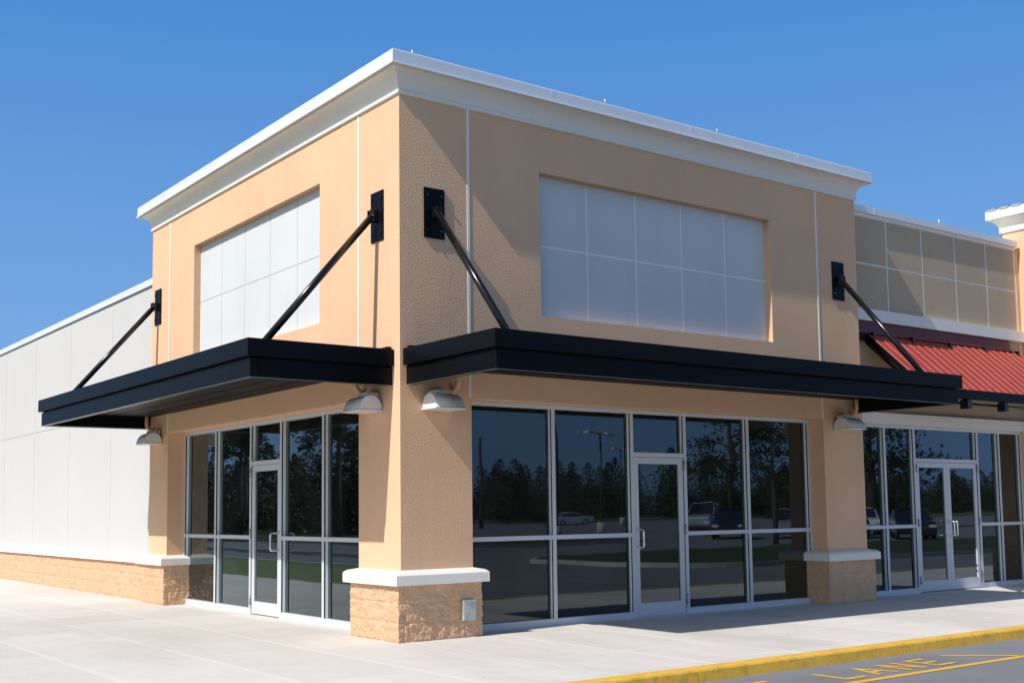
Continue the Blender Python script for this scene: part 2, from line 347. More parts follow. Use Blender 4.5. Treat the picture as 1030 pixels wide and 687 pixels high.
# ------------------------------------------------------------------ corner building
B = thing('corner_building', 'tan stucco corner shop building with white cornice and glass storefronts on two sides', 'building', (4.2, 4, 0))
mb = MB()
def holed(mb, axis, a0, a1, h0, h1, z0, z1, hz0, hz1, t):
    for (p, q, r_, s_) in ((a0, h0, z0, z1), (h1, a1, z0, z1), (h0, h1, z0, hz0), (h0, h1, hz1, z1)):
        if axis == 'y': mb.box(p, q, 0, t, r_, s_)
        else: mb.box(0, t, p, q, r_, s_)
mb = MB(); holed(mb, 'y', 0, XE, 2.048, 6.354, ZH, 6.45, 3.842, 5.659, .14)
mb.box(.14, XE, .14, YL, ZH+.03, 6.43)
mb.box(0, XJ1, 0, .14, 0, ZH); mb.box(XJ2, XE, 0, .92, 0, ZH)
mb.build('front_wall', M['stucco'], B)
mb = MB(); holed(mb, 'x', .14, YL, 1.9637, 6.213, ZH, 6.45, 3.842, 5.659, .14)
mb.box(0, XJ1, .14, YJ1, 0, ZH); mb.box(0, .9, YJ2, YL, 0, ZH)
mb.build('side_wall', M['stucco'], B)
mb = MB(); mb.box(.14, XE-.01, .14, REC+.14, ZH+.002, ZH+.028); mb.box(.14, REC+.14, REC+.14, YL-.01, ZH+.002, ZH+.028); mb.build('soffit', M['stucco_in'], B)
# recessed sign panels, tiles proud of the pale joints
def sign_panel(axis, a0, a1, z0, z1, zj, lab):
    mb = MB(); g = .012; mm = MB()
    n = 5
    for i in range(n):
        p, q = a0+(a1-a0)*i/n, a0+(a1-a0)*(i+1)/n
        for (r_, s_) in ((z0, zj), (zj, z1)):
            pp, qq, rr, ss = p+(g if i else 0), q-(g if i < n-1 else 0), r_+(g if r_ != z0 else 0), s_-(g if s_ != z1 else 0)
            if axis == 'y': mb.box(pp, qq, PRC, PRC+.012, rr, ss)
            else: mb.box(PRC, PRC+.012, pp, qq, rr, ss)
    o = mb.build('sign_panel', M['white_panel'], B); o['label'] = lab
    if axis == 'y': mm.box(a0, a1, PRC+.004, PRC+.02, z0, z1)
    else: mm.box(PRC+.004, PRC+.02, a0, a1, z0, z1)
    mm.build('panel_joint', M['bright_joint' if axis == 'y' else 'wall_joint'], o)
sign_panel('y', 2.048, 6.354, 3.842, 5.659, 4.7556, 'blank shaded sign panel on the front')
sign_panel('x', 1.9637, 6.213, 3.842, 5.659, 4.7556, 'blank sunlit sign panel on the side')
# vertical control joints
for c in (XJ1-.02, XJ2-.012):
    build_each(MB().box(c-.018, c+.018, -.006, .01, ZH+.005, ZC+.01), 'control_joint', M['joint'], B)
for c in (YJ1-.0, YJ2+.02):
    build_each(MB().box(-.006, .01, c-.018, c+.018, ZH+.005, ZC+.01), 'control_joint', M['joint'], B)
# cornice
path = [(XE, 6.5), (XE, 0), (0, 0), (0, YL), (3.2, YL)]
prof = [(-.1, ZC), (.018, ZC), (.03, ZC+.012), (.03, ZC+.04), (.016, ZC+.05)]
for k in range(13):
    a = math.pi/2*k/12
    prof.append((.022+.145*(1-math.cos(a)), ZC+.055+.195*math.sin(a)))
prof += [(.175, CB+.0), (.175, CB+.02), (-.1, CB+.02)]
MB().sweep(path, prof).build('cornice', M['white_trim'], B)
pc = [(-.25, CB+.022), (.196, CB+.022), (.196, CB+.004), (.208, CB+.0), (.204, CT-.012), (.196, CT), (-.25, CT-.02)]
cop = MB().sweep(path, pc).build('coping', M['coping'], B)
MB().sweep(path, [(.150, CB-.004+.021), (.226, CB-.002+.012), (.226, CB+.012+.004), (.209, CB+.020)][:0] or [(.197, CB+.002-.006), (.224, CB-.006), (.224, CB+.006), (.2085, CB+.010), (.197, CB-.001)]).build('lit_lip', M['joint'], cop)  # lip made white to paint in the sunlit line below the coping
mb = MB()
for x in (2.1, 4.55, 6.8): mb.box(x, x+.06, -.2065, -.19, CB+.006, CT-.014)
for y in (2.4, 5.1): mb.box(-.2065, -.19, y, y+.06, CB+.006, CT-.014)
build_each(mb, 'coping_seam', M['coping'], cop)
MB().box(.15, XE-.3, .25, YL-.2, 6.50, 6.53).build('roof', M['roof'], B)
for p in ((.12, -.1), (3.05, -.14), (5.15, -.14)):
    mb = MB().tube([(p[0], p[1], CT-.01), (p[0], p[1], CT+.11)], .008, 8); mb.tube([(p[0], p[1], CT-.005), (p[0], p[1], CT+.03)], [.03, .02], 8)
    mb.build('lightning_rod', M['alu_bright'], B)
# block bases with bevelled white caps
def cap(x0, x1, y0, y1, name='pilaster_cap', z0=.622, z1=.745, zt=.80, e=.06):
    """x0.. = wall rectangle, cap stands e proud of the block, top bevelled back to the wall"""
    o = e+.08; bm = MB()
    b = [(x0-o, y0-o), (x1+o, y0-o), (x1+o, y1+o), (x0-o, y1+o)]; t = [(x0-o+.035, y0-o+.035), (x1+o-.035, y0-o+.035), (x1+o-.035, y1+o-.035), (x0-o+.035, y1+o-.035)]
    rings = []
    for (q, z) in ((b, z0), (b, z1), (t, z1+.03), ([(x0+.01, y0+.01), (x1-.01, y0+.01), (x1-.01, y1-.01), (x0+.01, y1-.01)], zt)):
        rings.append([bm.bm.verts.new((x, y, z)) for x, y in q])
    for a, c in zip(rings, rings[1:]):
        for k in range(4): bm.bm.faces.new((a[k], a[(k+1) % 4], c[(k+1) % 4], c[k]))
    bm.bm.faces.new(rings[0][::-1]); bm.bm.faces.new(rings[-1])
    return bm.build(name, M['white_trim'], B)
rough_block(-.08, XJ1+.07, -.08, YJ1+.07, 0, .64, .017, seed=1).build('pilaster_base', M['block'], B)
cap(0, XJ1, 0, YJ1, z0=.625, z1=.735, zt=.79)
rough_block(XJ2-.08, XE+.08, -.08, .8, 0, .64, .012, seed=2).build('pilaster_base', M['block'], B)
cap(XJ2, XE, 0, .7, z0=.632, z1=.735, zt=.79)
rough_block(-.08, .8, YJ2-.10, YL+.10, 0, .64, .013, seed=3).build('pilaster_base', M['block'], B)
cap(0, .7, YJ2, YL+.10, z0=.632, z1=.735, zt=.79)
o = MB().box(.755, .935, -.125, -.085, .19, .425, .006).build('electrical_cover', M['galv'], B)
mb = MB().box(.765, .925, -.131, -.124, .20, .39, .004); mb.box(.775, .915, -.139, -.13, .395, .41); mb.tube([(.80, -.131, .30), (.80, -.139, .30)], .008, 8); mb.build('cover_flap', M['galv'], o)

# ------------------------------------------------------------------ storefronts
def storefront(parent, axis, f, muls, a0, a1, zt, door, transom, midz, jambs=(1, 1), fascia=None, lab=None):
    """axis 'y': glazing plane faces -y, running along x; 'x': faces -x, running along y.
    f = front face, muls = mullion centre lines, door = (lo, hi, leaves)"""
    dp = .10; wd = .029
    def bx(mb, p, q, d0, d1, z0, z1, bev=0):
        if axis == 'y': mb.box(p, q, f+d0, f+d1, z0, z1, bev)
        else: mb.box(f+d0, f+d1, p, q, z0, z1, bev)
    fr = MB(); lo, hi = door[0], door[1]
    for m_ in muls: bx(fr, m_-wd, m_+wd, 0, dp, 0, zt-.05)
    bx(fr, a0, a0+.04, 0, dp, 0, zt-.05); bx(fr, a1-.045, a1, 0, dp, 0, zt-.05)
    bx(fr, a0, a1, -.004, dp+.004, zt-.05, zt-.002)
    # rails, cut at the mullions
    cuts = sorted([a0+.04]+list(muls)+[a1-.045])
    bays = []
    for i in range(len(cuts)-1):
        p = cuts[i]+(wd if i else 0); q = cuts[i+1]-(wd if i < len(cuts)-2 else 0)
        bays.append((p, q))
    panes = []
    for (p, q) in bays:
        if p-.05 <= lo and q+.05 >= hi or (p >= lo-.06 and q <= hi+.06):
            bx(fr, p, q, .002, dp-.002, transom, transom+.06)
            panes.append((p, q, transom+.06, zt-.05)); continue
        bx(fr, p, q, .002, dp-.002, midz-.027, midz+.027); bx(fr, p, q, .002, dp+.02, .0, .085)
        panes.append((p, q, .085, midz-.027)); panes.append((p, q, midz+.027, zt-.05))
    fo = fr.build('storefront_frame', M['alu'], parent)
    if lab: fo['label'] = lab
    gd = .062; gk = MB()
    for m_ in muls:
        for s_ in (-1, 1): bx(gk, m_+s_*wd, m_+s_*(wd+.003), .004, .0215, .09, zt-.052)
    bx(gk, a1-.048, a1-.045, .004, .0215, .09, zt-.052); build_each(gk, 'gasket', M['tyre'], fo)
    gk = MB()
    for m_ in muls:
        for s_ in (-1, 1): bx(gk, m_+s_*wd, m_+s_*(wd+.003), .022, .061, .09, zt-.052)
    bx(gk, a1-.048, a1-.045, .022, .061, .09, zt-.052); build_each(gk, 'reflection_strip', M['pale_refl'], fo)  # pale teal strips paint in the reflection along the mullion sides
    for (p, q, z0, z1) in panes:
        mb = MB()
        if axis == 'y': mb.face([(p, f+gd, z0), (q, f+gd, z0), (q, f+gd, z1), (p, f+gd, z1)])
        else: mb.face([(f+gd, p, z0), (f+gd, p, z1), (f+gd, q, z1), (f+gd, q, z0)])
        mb.build('glass_pane', M['glass'], fo)
    # doors
    n = door[2]
    for i in range(n):
        p = lo+(hi-lo)*i/n+.003; q = lo+(hi-lo)*(i+1)/n-.003
        hinge_lo = (door[3] == 'lo') if n == 1 else i == 0
        d = MB(); st = .085
        bx(d, p, p+st, .012, .057, .012, transom-.004, .003); bx(d, q-st, q, .012, .057, .012, transom-.004, .003)
        bx(d, p+st, q-st, .014, .055, transom-.09, transom-.006); bx(d, p+st, q-st, .014, .055, .014, .19)
        do = d.build('door', M['alu'], parent)
        if axis == 'y': MB().face([(p+st, f+.034, .19), (q-st, f+.034, .19), (q-st, f+.034, transom-.09), (p+st, f+.034, transom-.09)]).build('glass_pane', M['glass'], do)
        else: MB().face([(f+.034, p+st, .19), (f+.034, p+st, transom-.09), (f+.034, q-st, transom-.09), (f+.034, q-st, .19)]).build('glass_pane', M['glass'], do)
        # pull handle: offset D bar
        hc = (q-st*.5) if hinge_lo else (p+st*.5); s_ = -1 if hinge_lo else 1
        za, zb = .925, 1.165
        def P(a, dd, z): return (a, f+dd, z) if axis == 'y' else (f+dd, a, z)
        pts = [P(hc, .012, za)]
        for k in range(5): t = k/4*math.pi/2; pts.append(P(hc+s_*.03*0, -.085-.03*math.sin(t), za+.03*(1-math.cos(t))))
        for k in range(5): t = k/4*math.pi/2; pts.append(P(hc, -.085-.03*math.cos(t), zb-.03+.03*math.sin(t)))
        pts.append(P(hc, .014, zb))
        h = MB().tube(pts, .0125, 10)
        bx(h, hc-.022, hc+.022, .006, .013, za-.02, za+.02); bx(h, hc-.022, hc+.022, .006, .013, zb-.02, zb+.02)
        h.build('pull_handle', M['alu_bright'], do)
        hb = MB(); hb.tube([P(p+st*.4, .115, 1.075), P(q-st*.4, .115, 1.075)], .014, 8)
        bx(hb, p+st*.2, p+st*.8, .057, .13, 1.05, 1.10); bx(hb, q-st*.8, q-st*.2, .057, .13, 1.05, 1.10)
        hb.build('push_bar', M['alu_bright'], do)
        ha = p-.006 if hinge_lo else q+.006
        for z in (.14, 1.09, transom-.17):
            k = MB().tube([P(ha, -.006, z), P(ha, -.006, z+.13)], .012, 8); bx(k, ha-.016, ha+.016, -.004, .011, z+.005, z+.125); k.build('hinge', M['hinge'], do)
    return fo
storefront(B, 'y', REC, (2.432, 3.807-.03, 4.738+.03, 6.05), XJ1+.0, XJ2, ZH, (3.807, 4.738, 1, 'hi'), 2.135, 1.0975, lab='storefront glazing of the front, in shade')
storefront(B, 'x', REC, (2.40, 3.655, 4.66, 5.955), YJ1, YJ2, ZH, (3.686, 4.629, 1, 'hi'), 2.135, 1.0975, lab='storefront glazing of the side')
# sill ledge of concrete under the glazing
mb = MB(); mb.box(XJ1+.08, XJ2-.085, REC-.03, REC-.003, 0.001, .012); mb.build('threshold', M['alu'], B)
# interior (one dark empty unit)
mb = MB()
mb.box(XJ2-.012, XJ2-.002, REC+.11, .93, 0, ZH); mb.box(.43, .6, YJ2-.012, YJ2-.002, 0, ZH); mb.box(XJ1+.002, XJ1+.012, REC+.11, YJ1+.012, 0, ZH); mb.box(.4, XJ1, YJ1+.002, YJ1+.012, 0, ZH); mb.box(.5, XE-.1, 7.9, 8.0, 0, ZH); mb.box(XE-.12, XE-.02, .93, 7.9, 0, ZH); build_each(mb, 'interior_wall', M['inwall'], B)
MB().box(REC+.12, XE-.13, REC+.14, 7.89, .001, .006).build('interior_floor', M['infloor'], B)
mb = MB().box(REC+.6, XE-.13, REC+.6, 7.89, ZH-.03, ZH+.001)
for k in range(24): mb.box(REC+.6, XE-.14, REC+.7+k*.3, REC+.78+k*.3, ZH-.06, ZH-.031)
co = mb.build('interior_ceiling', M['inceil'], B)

# ------------------------------------------------------------------ long white side wing
W = thing('side_wing', 'long white rendered wall running back behind the corner building on the left', 'building', (4, 20, 0))
XW = .10
MB().box(XW, 8, YL+.002, 34, .64, 5.38).build('wall', M['white_wall'], W)
mb = MB(); mb.box(XW-.035, XW+.3, YL+.003, 34.02, 5.385, 5.50); mb.build('coping', M['coping'], W)
mb = MB(); mb.box(XW-.008, XW+.02, YL+.01, 34.0, 5.352, 5.375); mb.build('coping_dark_strip', M['hinge'], W)  # dark metal strip along the wall just below the coping
mb = MB()
y = 10.47
while y < 34: mb.box(XW-.004, XW+.01, y-.012, y+.012, .83, 5.34); y += 2.62
build_each(mb, 'control_joint', M['wall_joint'], W)
mb = MB(); mb.box(XW-.003, XW+.01, YL+.02, 34, 3.269, 3.280); mb.build('reveal_line', M['seam_grey'], W)
MB().sweep([(3, YL+.11), (3, YL+.11)][:0] or [(XW, YL+.115), (XW, 34)], [(-.05, .632), (.13, .632), (.13, .735), (.10, .762), (-.05, .80)]).build('band_course', M['white_trim'], W)
def long_base():
    mb = MB(); bm = mb.bm; y0, y1 = YL+.105, 33.9; res = .035; ny = int((y1-y0)/res); nz = 18; rows = []
    for j in range(nz+1):
        z = .64*j/nz; row = []; c = min(2, int(z/.2134)); ez = min(z-c*.2134, (c+1)*.2134-z)
        for i in range(ny+1):
            y = y0+(y1-y0)*i/ny; u = (y+(c % 2)*.203)/.406; fu = u-math.floor(u); e = min(ez, min(fu, 1-fu)*.406); pin = min(1, max(0, e)/.03)
            p = Vector((3, y, z+c*4)); h = noise.fractal(p*6, 1, 2.1, 4)
            row.append(bm.verts.new((XW-.07-.016*h*pin+.007*(1-pin), y, z)))
        rows.append(row)
    for a, b in zip(rows, rows[1:]):
        for k in range(ny): bm.faces.new((a[k], a[k+1], b[k+1], b[k]))
    mb.build('block_base', M['block'], W)
long_base()

# ------------------------------------------------------------------ neighbouring shop on the right
S = thing('neighbouring_shop', 'recessed shop front with olive wall panels, white bands and double doors beside the corner building', 'building', (11, 3, 0))
W2 = .28; X2 = 13.6
mb = MB(); mb.box(XE+.002, X2, W2+.012, W2+.3, 2.96, 4.42); mb.box(XE+.002, X2, W2+.012, 7, 4.42, 6.10); mb.box(XE+.002, X2, W2+.3, 7, 2.9, 4.42); mb.build('wall', M['stucco_olive'], S)
mb = MB(); xs = [XE+.004, 9.575, 10.556, 11.545, 12.517, 13.46]
zs = [4.61, 5.363, 6.12]
for i in range(5):
    for j in range(2):
        mb.box(xs[i]+(.016 if i else 0), xs[i+1]-.016, W2, W2+.011, zs[j]+(.014 if j else 0), zs[j+1]-(.014 if not j else 0))
wp = mb.build('wall_panel', M['stucco_olive'], S)
mb = MB().box(XE+.003, 13.50, W2+.004, W2+.0115, 4.60, 6.13); mb.build('panel_joint', M['joint'], wp)
MB().box(13.50, X2, W2-.004, W2+.05, 4.2, 6.13).build('end_strip', M['stucco'], S)
mb = MB(); mb.box(XE+.003, X2-.0, W2-.075, W2+.3, 4.415, 4.608); mb.build('band_course', M['white_trim'], S)
mb = MB(); mb.box(XE+.003, X2-.12, W2-.03, W2+.3, 6.13, 6.19, .004); mb.build('parapet_trim', M['white_trim'], S)
mb = MB(); mb.box(XE+.003, X2-.10, W2-.06, W2+.5, 6.192, 6.30); mb.build('coping', M['coping'], S)
build_each(MB().box(9.2, 9.26, W2-.062, W2-.05, 6.195, 6.303), 'coping_seam', M['coping'], S)
MB().tube([(11.15, .3, 6.30), (11.15, .3, 6.42)], [.02, .01], 8).build('lightning_rod', M['alu_bright'], S)
MB().box(XE+.003, X2-.003, W2-.05, .46, 2.765, 2.945, .004).build('head_fascia', M['white_trim'], S)
storefront(S, 'y', .35, (9.40, 10.21, 12.07, 12.76), XE+.003, 13.50, 2.763, (10.245, 12.035, 2), 2.165, 1.10, lab='storefront glazing with double doors')
MB().box(13.50, X2+.0, .30, .5, 0, 2.763).build('jamb', M['stucco'], S)
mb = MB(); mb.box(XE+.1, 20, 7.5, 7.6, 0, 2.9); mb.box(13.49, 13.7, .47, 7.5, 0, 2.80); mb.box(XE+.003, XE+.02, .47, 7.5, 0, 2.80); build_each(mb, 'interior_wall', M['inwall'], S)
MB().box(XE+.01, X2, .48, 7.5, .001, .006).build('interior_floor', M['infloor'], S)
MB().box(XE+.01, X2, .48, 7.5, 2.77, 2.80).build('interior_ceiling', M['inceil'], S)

# ------------------------------------------------------------------ next tan tower at the right frame edge
T = thing('next_tower', 'tan stucco tower with white cornice cut by the right edge of the photo', 'building', (18, 3, 0))
MB().box(X2+.003, 21, -.15, .56, 2.77, 6.7).build('wall', M['stucco'], T)
mb = MB(); mb.box(X2+.004, X2+.95, -.15, .9, 0, 2.768); mb.box(20, 21, -.15, .9, 0, 2.768); build_each(mb, 'pilaster', M['stucco'], T)
MB().box(X2+.96, 20, .3, .33, 0, 2.76).build('shop_window', M['carglass'], T)
rough_block(X2-.05, X2+1.03, -.23, .27, 0, .64, .018, seed=5, res=.03).build('pilaster_base', M['block'], T)
zc2 = 6.53
prof2 = [(-.1, zc2), (.03, zc2), (.03, zc2+.03)]+[(.03+.13*(1-math.cos(math.pi/2*k/8)), zc2+.04+.19*math.sin(math.pi/2*k/8)) for k in range(9)]+[(.17, zc2+.26), (-.1, zc2+.26)]
MB().sweep([(21, .9), (21, -.15), (X2, -.15), (X2, .57), (X2+3, .57)], prof2).build('cornice', M['white_trim'], T)
MB().sweep([(21, .9), (21, -.15), (X2, -.15), (X2, .57), (X2+3, .57)], [(-.2, zc2+.262), (.2, zc2+.262), (.2, zc2+.42), (-.2, zc2+.42)]).build('coping', M['white_trim'], T)
mb = MB()
for y in (-.2, .05, .3, .55): mb.box(X2-.22, X2+.1, y, y+.17, zc2+.42, zc2+.445)
build_each(mb, 'roof_tile', M['galv'], T)

# ------------------------------------------------------------------ canopies
def canopy(axis, a0, a1, label, plates, seams, group='flat black canopies over the two storefronts'):
    """a0..a1 runs along the wall; depth 1.79 outwards"""
    D = 1.79; kt, kb, kl = 3.288, 3.086, 2.879; ins = .045
    loc = ((a0+a1)/2, -.9, 2.9) if axis == 'y' else (-.9, (a0+a1)/2, 2.9)
    C_ = thing('entrance_canopy', label, 'canopy', loc, group)
    def bx(mb, p, q, d0, d1, z0, z1, bev=0):      # d = distance outwards from the wall
        if axis == 'y': mb.box(p, q, -d1, -d0, z0, z1, bev)
        else: mb.box(-d1, -d0, p, q, z0, z1, bev)
    g = .004
    mb = MB(); bx(mb, a0, a1, g, D, kb+.012, kt, .005); mb.build('upper_fascia', M['black'], C_)
    mb = MB(); bx(mb, a0+ins+.02, a1-ins-.02, g, D-ins-.02, kb+.0095, kb+.0115); bx(mb, a0+ins+.02, a1-ins-.02, D-ins-.06, D-ins-.02, kb-.0035, kb+.009); bx(mb, a0+ins+.02, a0+ins+.06, g, D-ins-.061, kb-.0035, kb+.009); mb.build('reveal', M['soffit'], C_)
    mb = MB(); t = .10
    bx(mb, a0+ins, a1-ins, D-ins-t, D-ins, kl, kb-.004, .004)
    bx(mb, a0+ins, a0+ins+t, g, D-ins-t-.001, kl, kb-.004, .004); bx(mb, a1-ins-t, a1-ins, g, D-ins-t-.001, kl, kb-.004, .004)
    mb.build('lower_fascia', M['black'], C_)
    mb = MB(); bx(mb, a0+ins+t+.002, a1-ins-t-.002, g+.001, D-ins-t-.003, 3.072, 3.094)
    n = int((D)/.3)
    for k in range(1, 5): bx(mb, a0+ins+t+.004, a1-ins-t-.004, k*.33, k*.33+.02, 3.066, 3.0715)
    mb.build('soffit', M['soffit'], C_)
    mb = MB(); bx(mb, a0+ins-.004, a1-ins+.004, D-ins-.015, D-ins+.004, kl-.006, kl-.001)
    bx(mb, a0+ins-.004, a0+ins+.011, g, D-ins-.016, kl-.006, kl-.001); bx(mb, a1-ins-.011, a1-ins+.004, g, D-ins-.016, kl-.006, kl-.001)
    mb.build('lit_edge_strip', M['lip'], C_)  # grey strip stands in for sunlight reflected along the lower edge
    mb = MB()
    for s_ in seams: bx(mb, s_-.002, s_+.002, D-.002, D+.0012, kb+.016, kt-.004)
    if seams: build_each(mb, 'fascia_seam', M['tyre'], C_)
    # upstand against the wall
    mb = MB(); bx(mb, a0+.06, a1-.06, g, .06, kt+.001, kt+.035); mb.build('wall_flashing', M['black'], C_)
    # tie rods
    for pc_ in plates:
        def Q(a, d, z): return (a, -d, z) if axis == 'y' else (-d, a, z)
        pl = MB(); bx(pl, pc_-.142, pc_+.142, .003, .018, 4.61, 5.205, .003)
        po = pl.build('mounting_plate', M['black'], C_)
        bo = MB()
        for (da, z) in ((-.095, 4.70), (.095, 4.70), (-.095, 5.115), (.095, 5.115)):
            bo.tube([Q(pc_+da, .017, z), Q(pc_+da, .034, z)], .016, 6)
        build_each(bo, 'bolt', M['black_iron'], po)
        lug = MB(); bx(lug, pc_-.035, pc_-.022, .018, .125, 4.84, 4.97, .002); bx(lug, pc_+.022, pc_+.035, .018, .125, 4.84, 4.97, .002)
        lug.tube([Q(pc_-.05, .085, 4.905), Q(pc_+.05, .085, 4.905)], .016, 8); build_each(lug, 'lug', M['black_iron'], po)
        MB().tube([Q(pc_, .07, 4.915), Q(pc_, 1.45, kt+.005)], .041, 16).build('tie_rod', M['black_iron'], C_)
        ft = MB(); bx(ft, pc_-.08, pc_+.08, 1.36, 1.56, kt+.001, kt+.013); ft.build('rod_foot', M['black_iron'], C_)
    return C_
canopy('y', .036, 8.302, 'flat black metal canopy over the front storefront facing the road', (.468, 7.895), ())
canopy('x', .121, 8.207, 'flat black metal canopy over the sunlit left side storefront', (.488, 7.77), (1.9637-.95, 7.95))

# ------------------------------------------------------------------ wall lamps (half-barrel hoods) and their conduits
def wall_lamp(axis, a0, a1, label, z=2.60):
    loc = ((a0+a1)/2, 0, z) if axis == 'y' else (0, (a0+a1)/2, z)
    L_ = thing('wall_lamp', label, 'lamp', loc, 'barrel shaped wall lamps under the canopies')
    def Q(a, d, zz): return (a, -d, zz) if axis == 'y' else (-d, a, zz)
    dep = .30; pr = []
    for k in range(15):
        t = math.pi*k/14; pr.append((.155-.145*math.cos(t), z+.012+.165*math.sin(t)**.85))
    hood = MB(); inset = .0
    ra = [hood.bm.verts.new(Q(a0+.012*(1-min(1, (zz-z)/.02)), d, zz)) for d, zz in pr]
    rb = [hood.bm.verts.new(Q(a1-.30*(zz-z), d, zz)) for d, zz in pr]
    for k in range(len(pr)-1):
        f_ = hood.bm.faces.new((ra[k], ra[k+1], rb[k+1], rb[k])); f_.smooth = True
    hood.bm.faces.new(ra); hood.bm.faces.new(rb[::-1])
    def bx(mb, p, q, d0, d1, z0, z1, bev=0):
        if axis == 'y': mb.box(p, q, -d1, -d0, z0, z1, bev)
        else: mb.box(-d1, -d0, p, q, z0, z1, bev)
    bx(hood, a0-.008, a1+.008, .002, .308, z-.004, z+.0115, .003)
    hood.build('hood', M['lamp'], L_)
    mb = MB(); bx(mb, a0+.09, a1-.11, .003, .17, z+.13, z+.225, .012); mb.build('mounting_box', M['lamp'], L_)
    mb = MB(); bx(mb, a0+.03, a1-.05, .03, .27, z-.012, z-.0045); mb.build('lens', M['lamp_lens'], L_)
    # curved conduit from the wall down behind the hood
    c = a1+.02; pts = []
    for k in range(9):
        t = math.pi/2*k/8; pts.append(Q(c, .02+.10*math.sin(t), z+.25+.10*(1-math.cos(t))))
    pts.append(Q(c, .12, z+.50))
    MB().tube([Q(c, .004, z+.25)]+pts, .032, 12).build('conduit', M['stucco_in'], L_)
wall_lamp('y', .288, .69, 'white barrel wall lamp on the corner pier, on its shaded front face')
wall_lamp('x', .386, .79, 'white barrel wall lamp on the corner pier, on its left side face')
wall_lamp('y', 7.66, 8.06, 'white barrel wall lamp on the front pier beside the double doors')
wall_lamp('x', 7.50, 7.90, 'white barrel wall lamp on the far left pier next to the white wall')

# ------------------------------------------------------------------ red ribbed awning
A = thing('metal_awning', 'red ribbed metal awning with black gutter over the double door shop front', 'awning', (11, -.3, 3.2))
AX0, AX1 = 8.88, 13.33; y0, z0_, y1, z1_ = .18, 4.17, -.83, 3.245
mb = MB(); bm = mb.bm
sl = Vector((0, y1-y0, z1_-z0_)); nrm = Vector((0, z0_-z1_, -(y1-y0))).normalized(); nrm = Vector((0, -abs(nrm.y), abs(nrm.z)))
pitch = .222; prof_x = []
x = AX0
while x < AX1-.01:
    for dx, h in ((0, .0), (.008, .015), (.022, .015), (.030, 0), (.10, 0), (.106, .003), (.122, .003), (.128, 0), (.165, 0), (.171, .003), (.187, .003), (.193, 0)):
        if x+dx <= AX1: prof_x.append((x+dx, h))
    x += pitch
a = [bm.verts.new(Vector((px, y0, z0_))+nrm*h) for px, h in prof_x]; b = [bm.verts.new(Vector((px, y1, z1_))+nrm*h) for px, h in prof_x]
for k in range(len(a)-1): bm.faces.new((a[k], a[k+1], b[k+1], b[k]))
rs = mb.build('roof_sheet', M['red'], A)
sm = rs.modifiers.new('thickness', 'SOLIDIFY'); sm.thickness = .003; sm.offset = -1
mb = MB(); mb.box(AX0-.03, AX1+.03, y1-.05, y1+.06, 3.105, 3.25, .006); mb.build('gutter', M['black'], A)
def rake(x):
    return MB().prism([(x-.02, y0+.02, z0_+.02), (x-.02, y1+.02, z1_+.0), (x-.02, y1+.02, z1_-.09), (x-.02, y0+.02, z0_-.07)], (.04, 0, 0))
rake(AX0-.02).build('rake_trim', M['black'], A); rake(AX1+.02).build('rake_trim', M['black'], A)
MB().prism([(8.45, W2, 4.412), (8.45, .235, 4.412), (8.45, .225, 4.245), (8.45, .235, 4.24), (8.45, .247, 4.40), (8.45, W2, 4.40)], (AX1-8.45-.25, 0, 0)).build('flashing', M['maroon'], A)
MB().prism([(8.45, .185, 4.238), (8.45, .232, 4.238), (8.45, .232, 4.205), (8.45, .185, 4.205)], (AX1-8.45-.25, 0, 0)).build('lit_flashing_strip', M['red'], A)  # brighter red paints the sunlit lower part of the flashing
MB().box(8.60, AX1, .185, W2+.005, 4.085, 4.20).build('ledger', M['black'], A)
for i in range(5):
    x = 8.93+1.065*i
    mb = MB(); mb.box(x-.03, x+.03, .11, .20, 4.13, 4.215, .005)
    mb.build('top_bracket', M['black_iron'], A)
    mb = MB(); mb.box(x-.055, x+.055, -.84, -.70, 2.955, 3.10, .004)
    mb.prism([(x-.02, -.78, 3.09), (x-.02, -.74, 3.09), (x-.02, W2, 4.05), (x-.02, W2, 4.13)], (.04, 0, 0))
    mb.build('support_arm', M['black_iron'], A)
mb = MB(); mb.tube([(AX0, -.66, 3.055), (AX1, -.66, 3.055)], .022, 8); mb.build('purlin', M['black_iron'], A)

# ------------------------------------------------------------------ ground
def sheet(name, pts, z, m, kind='structure'):
    mb = MB(); mb.face([(x, y, z) for x, y in pts]); o = mb.build(name, m)
    return tag(o, kind=kind)
RZ = -.115; KI, KO = -3.56, -3.715
sheet('ground', [(-1500, -1500), (1500, -1500), (1500, 1500), (-1500, 1500)], RZ-.03, M['field'])
sheet('road', [(-14, -140), (140, -140), (140, KO+.005), (-14, KO+.005)], RZ, M['asphalt'])
sheet('side_road', [(-20, -140), (-14.005, -140), (-14.005, 140), (-20, 140)], RZ, M['asphalt'])
o = MB().box(-3.9, 60, KI, .4, -.3, 0).box(-3.9, .4, .4, 60, -.3, 0).box(.4, 13.6, .4, 1.2, -.3, 0)
o = o.build('sidewalk', M['concrete']); tag(o, kind='structure')
# kerb with a rounded arris, cast in lengths
mb = MB(); L_k = 3.05; x = -8.3
prof_k = [(KI-.002, -.3), (KI-.002, .003), (KO+.035, .002), (KO+.012, -.006), (KO, -.022), (KO-.018, RZ-.01), (KO-.02, -.3)]
while x < 60:
    xe_ = x+L_k-.012
    mb.prism([(x, y, z) for y, z in prof_k], (xe_-x, 0, 0)); x += L_k
tag(mb.build('kerb', M['yellow']), kind='structure')
# wider apron on the camera side left of the kerb
sheet('apron', [(-8.3, KO-.0), (-3.905, KO-.0), (-3.905, 6), (-8.3, 6)], -.002, M['concrete'])
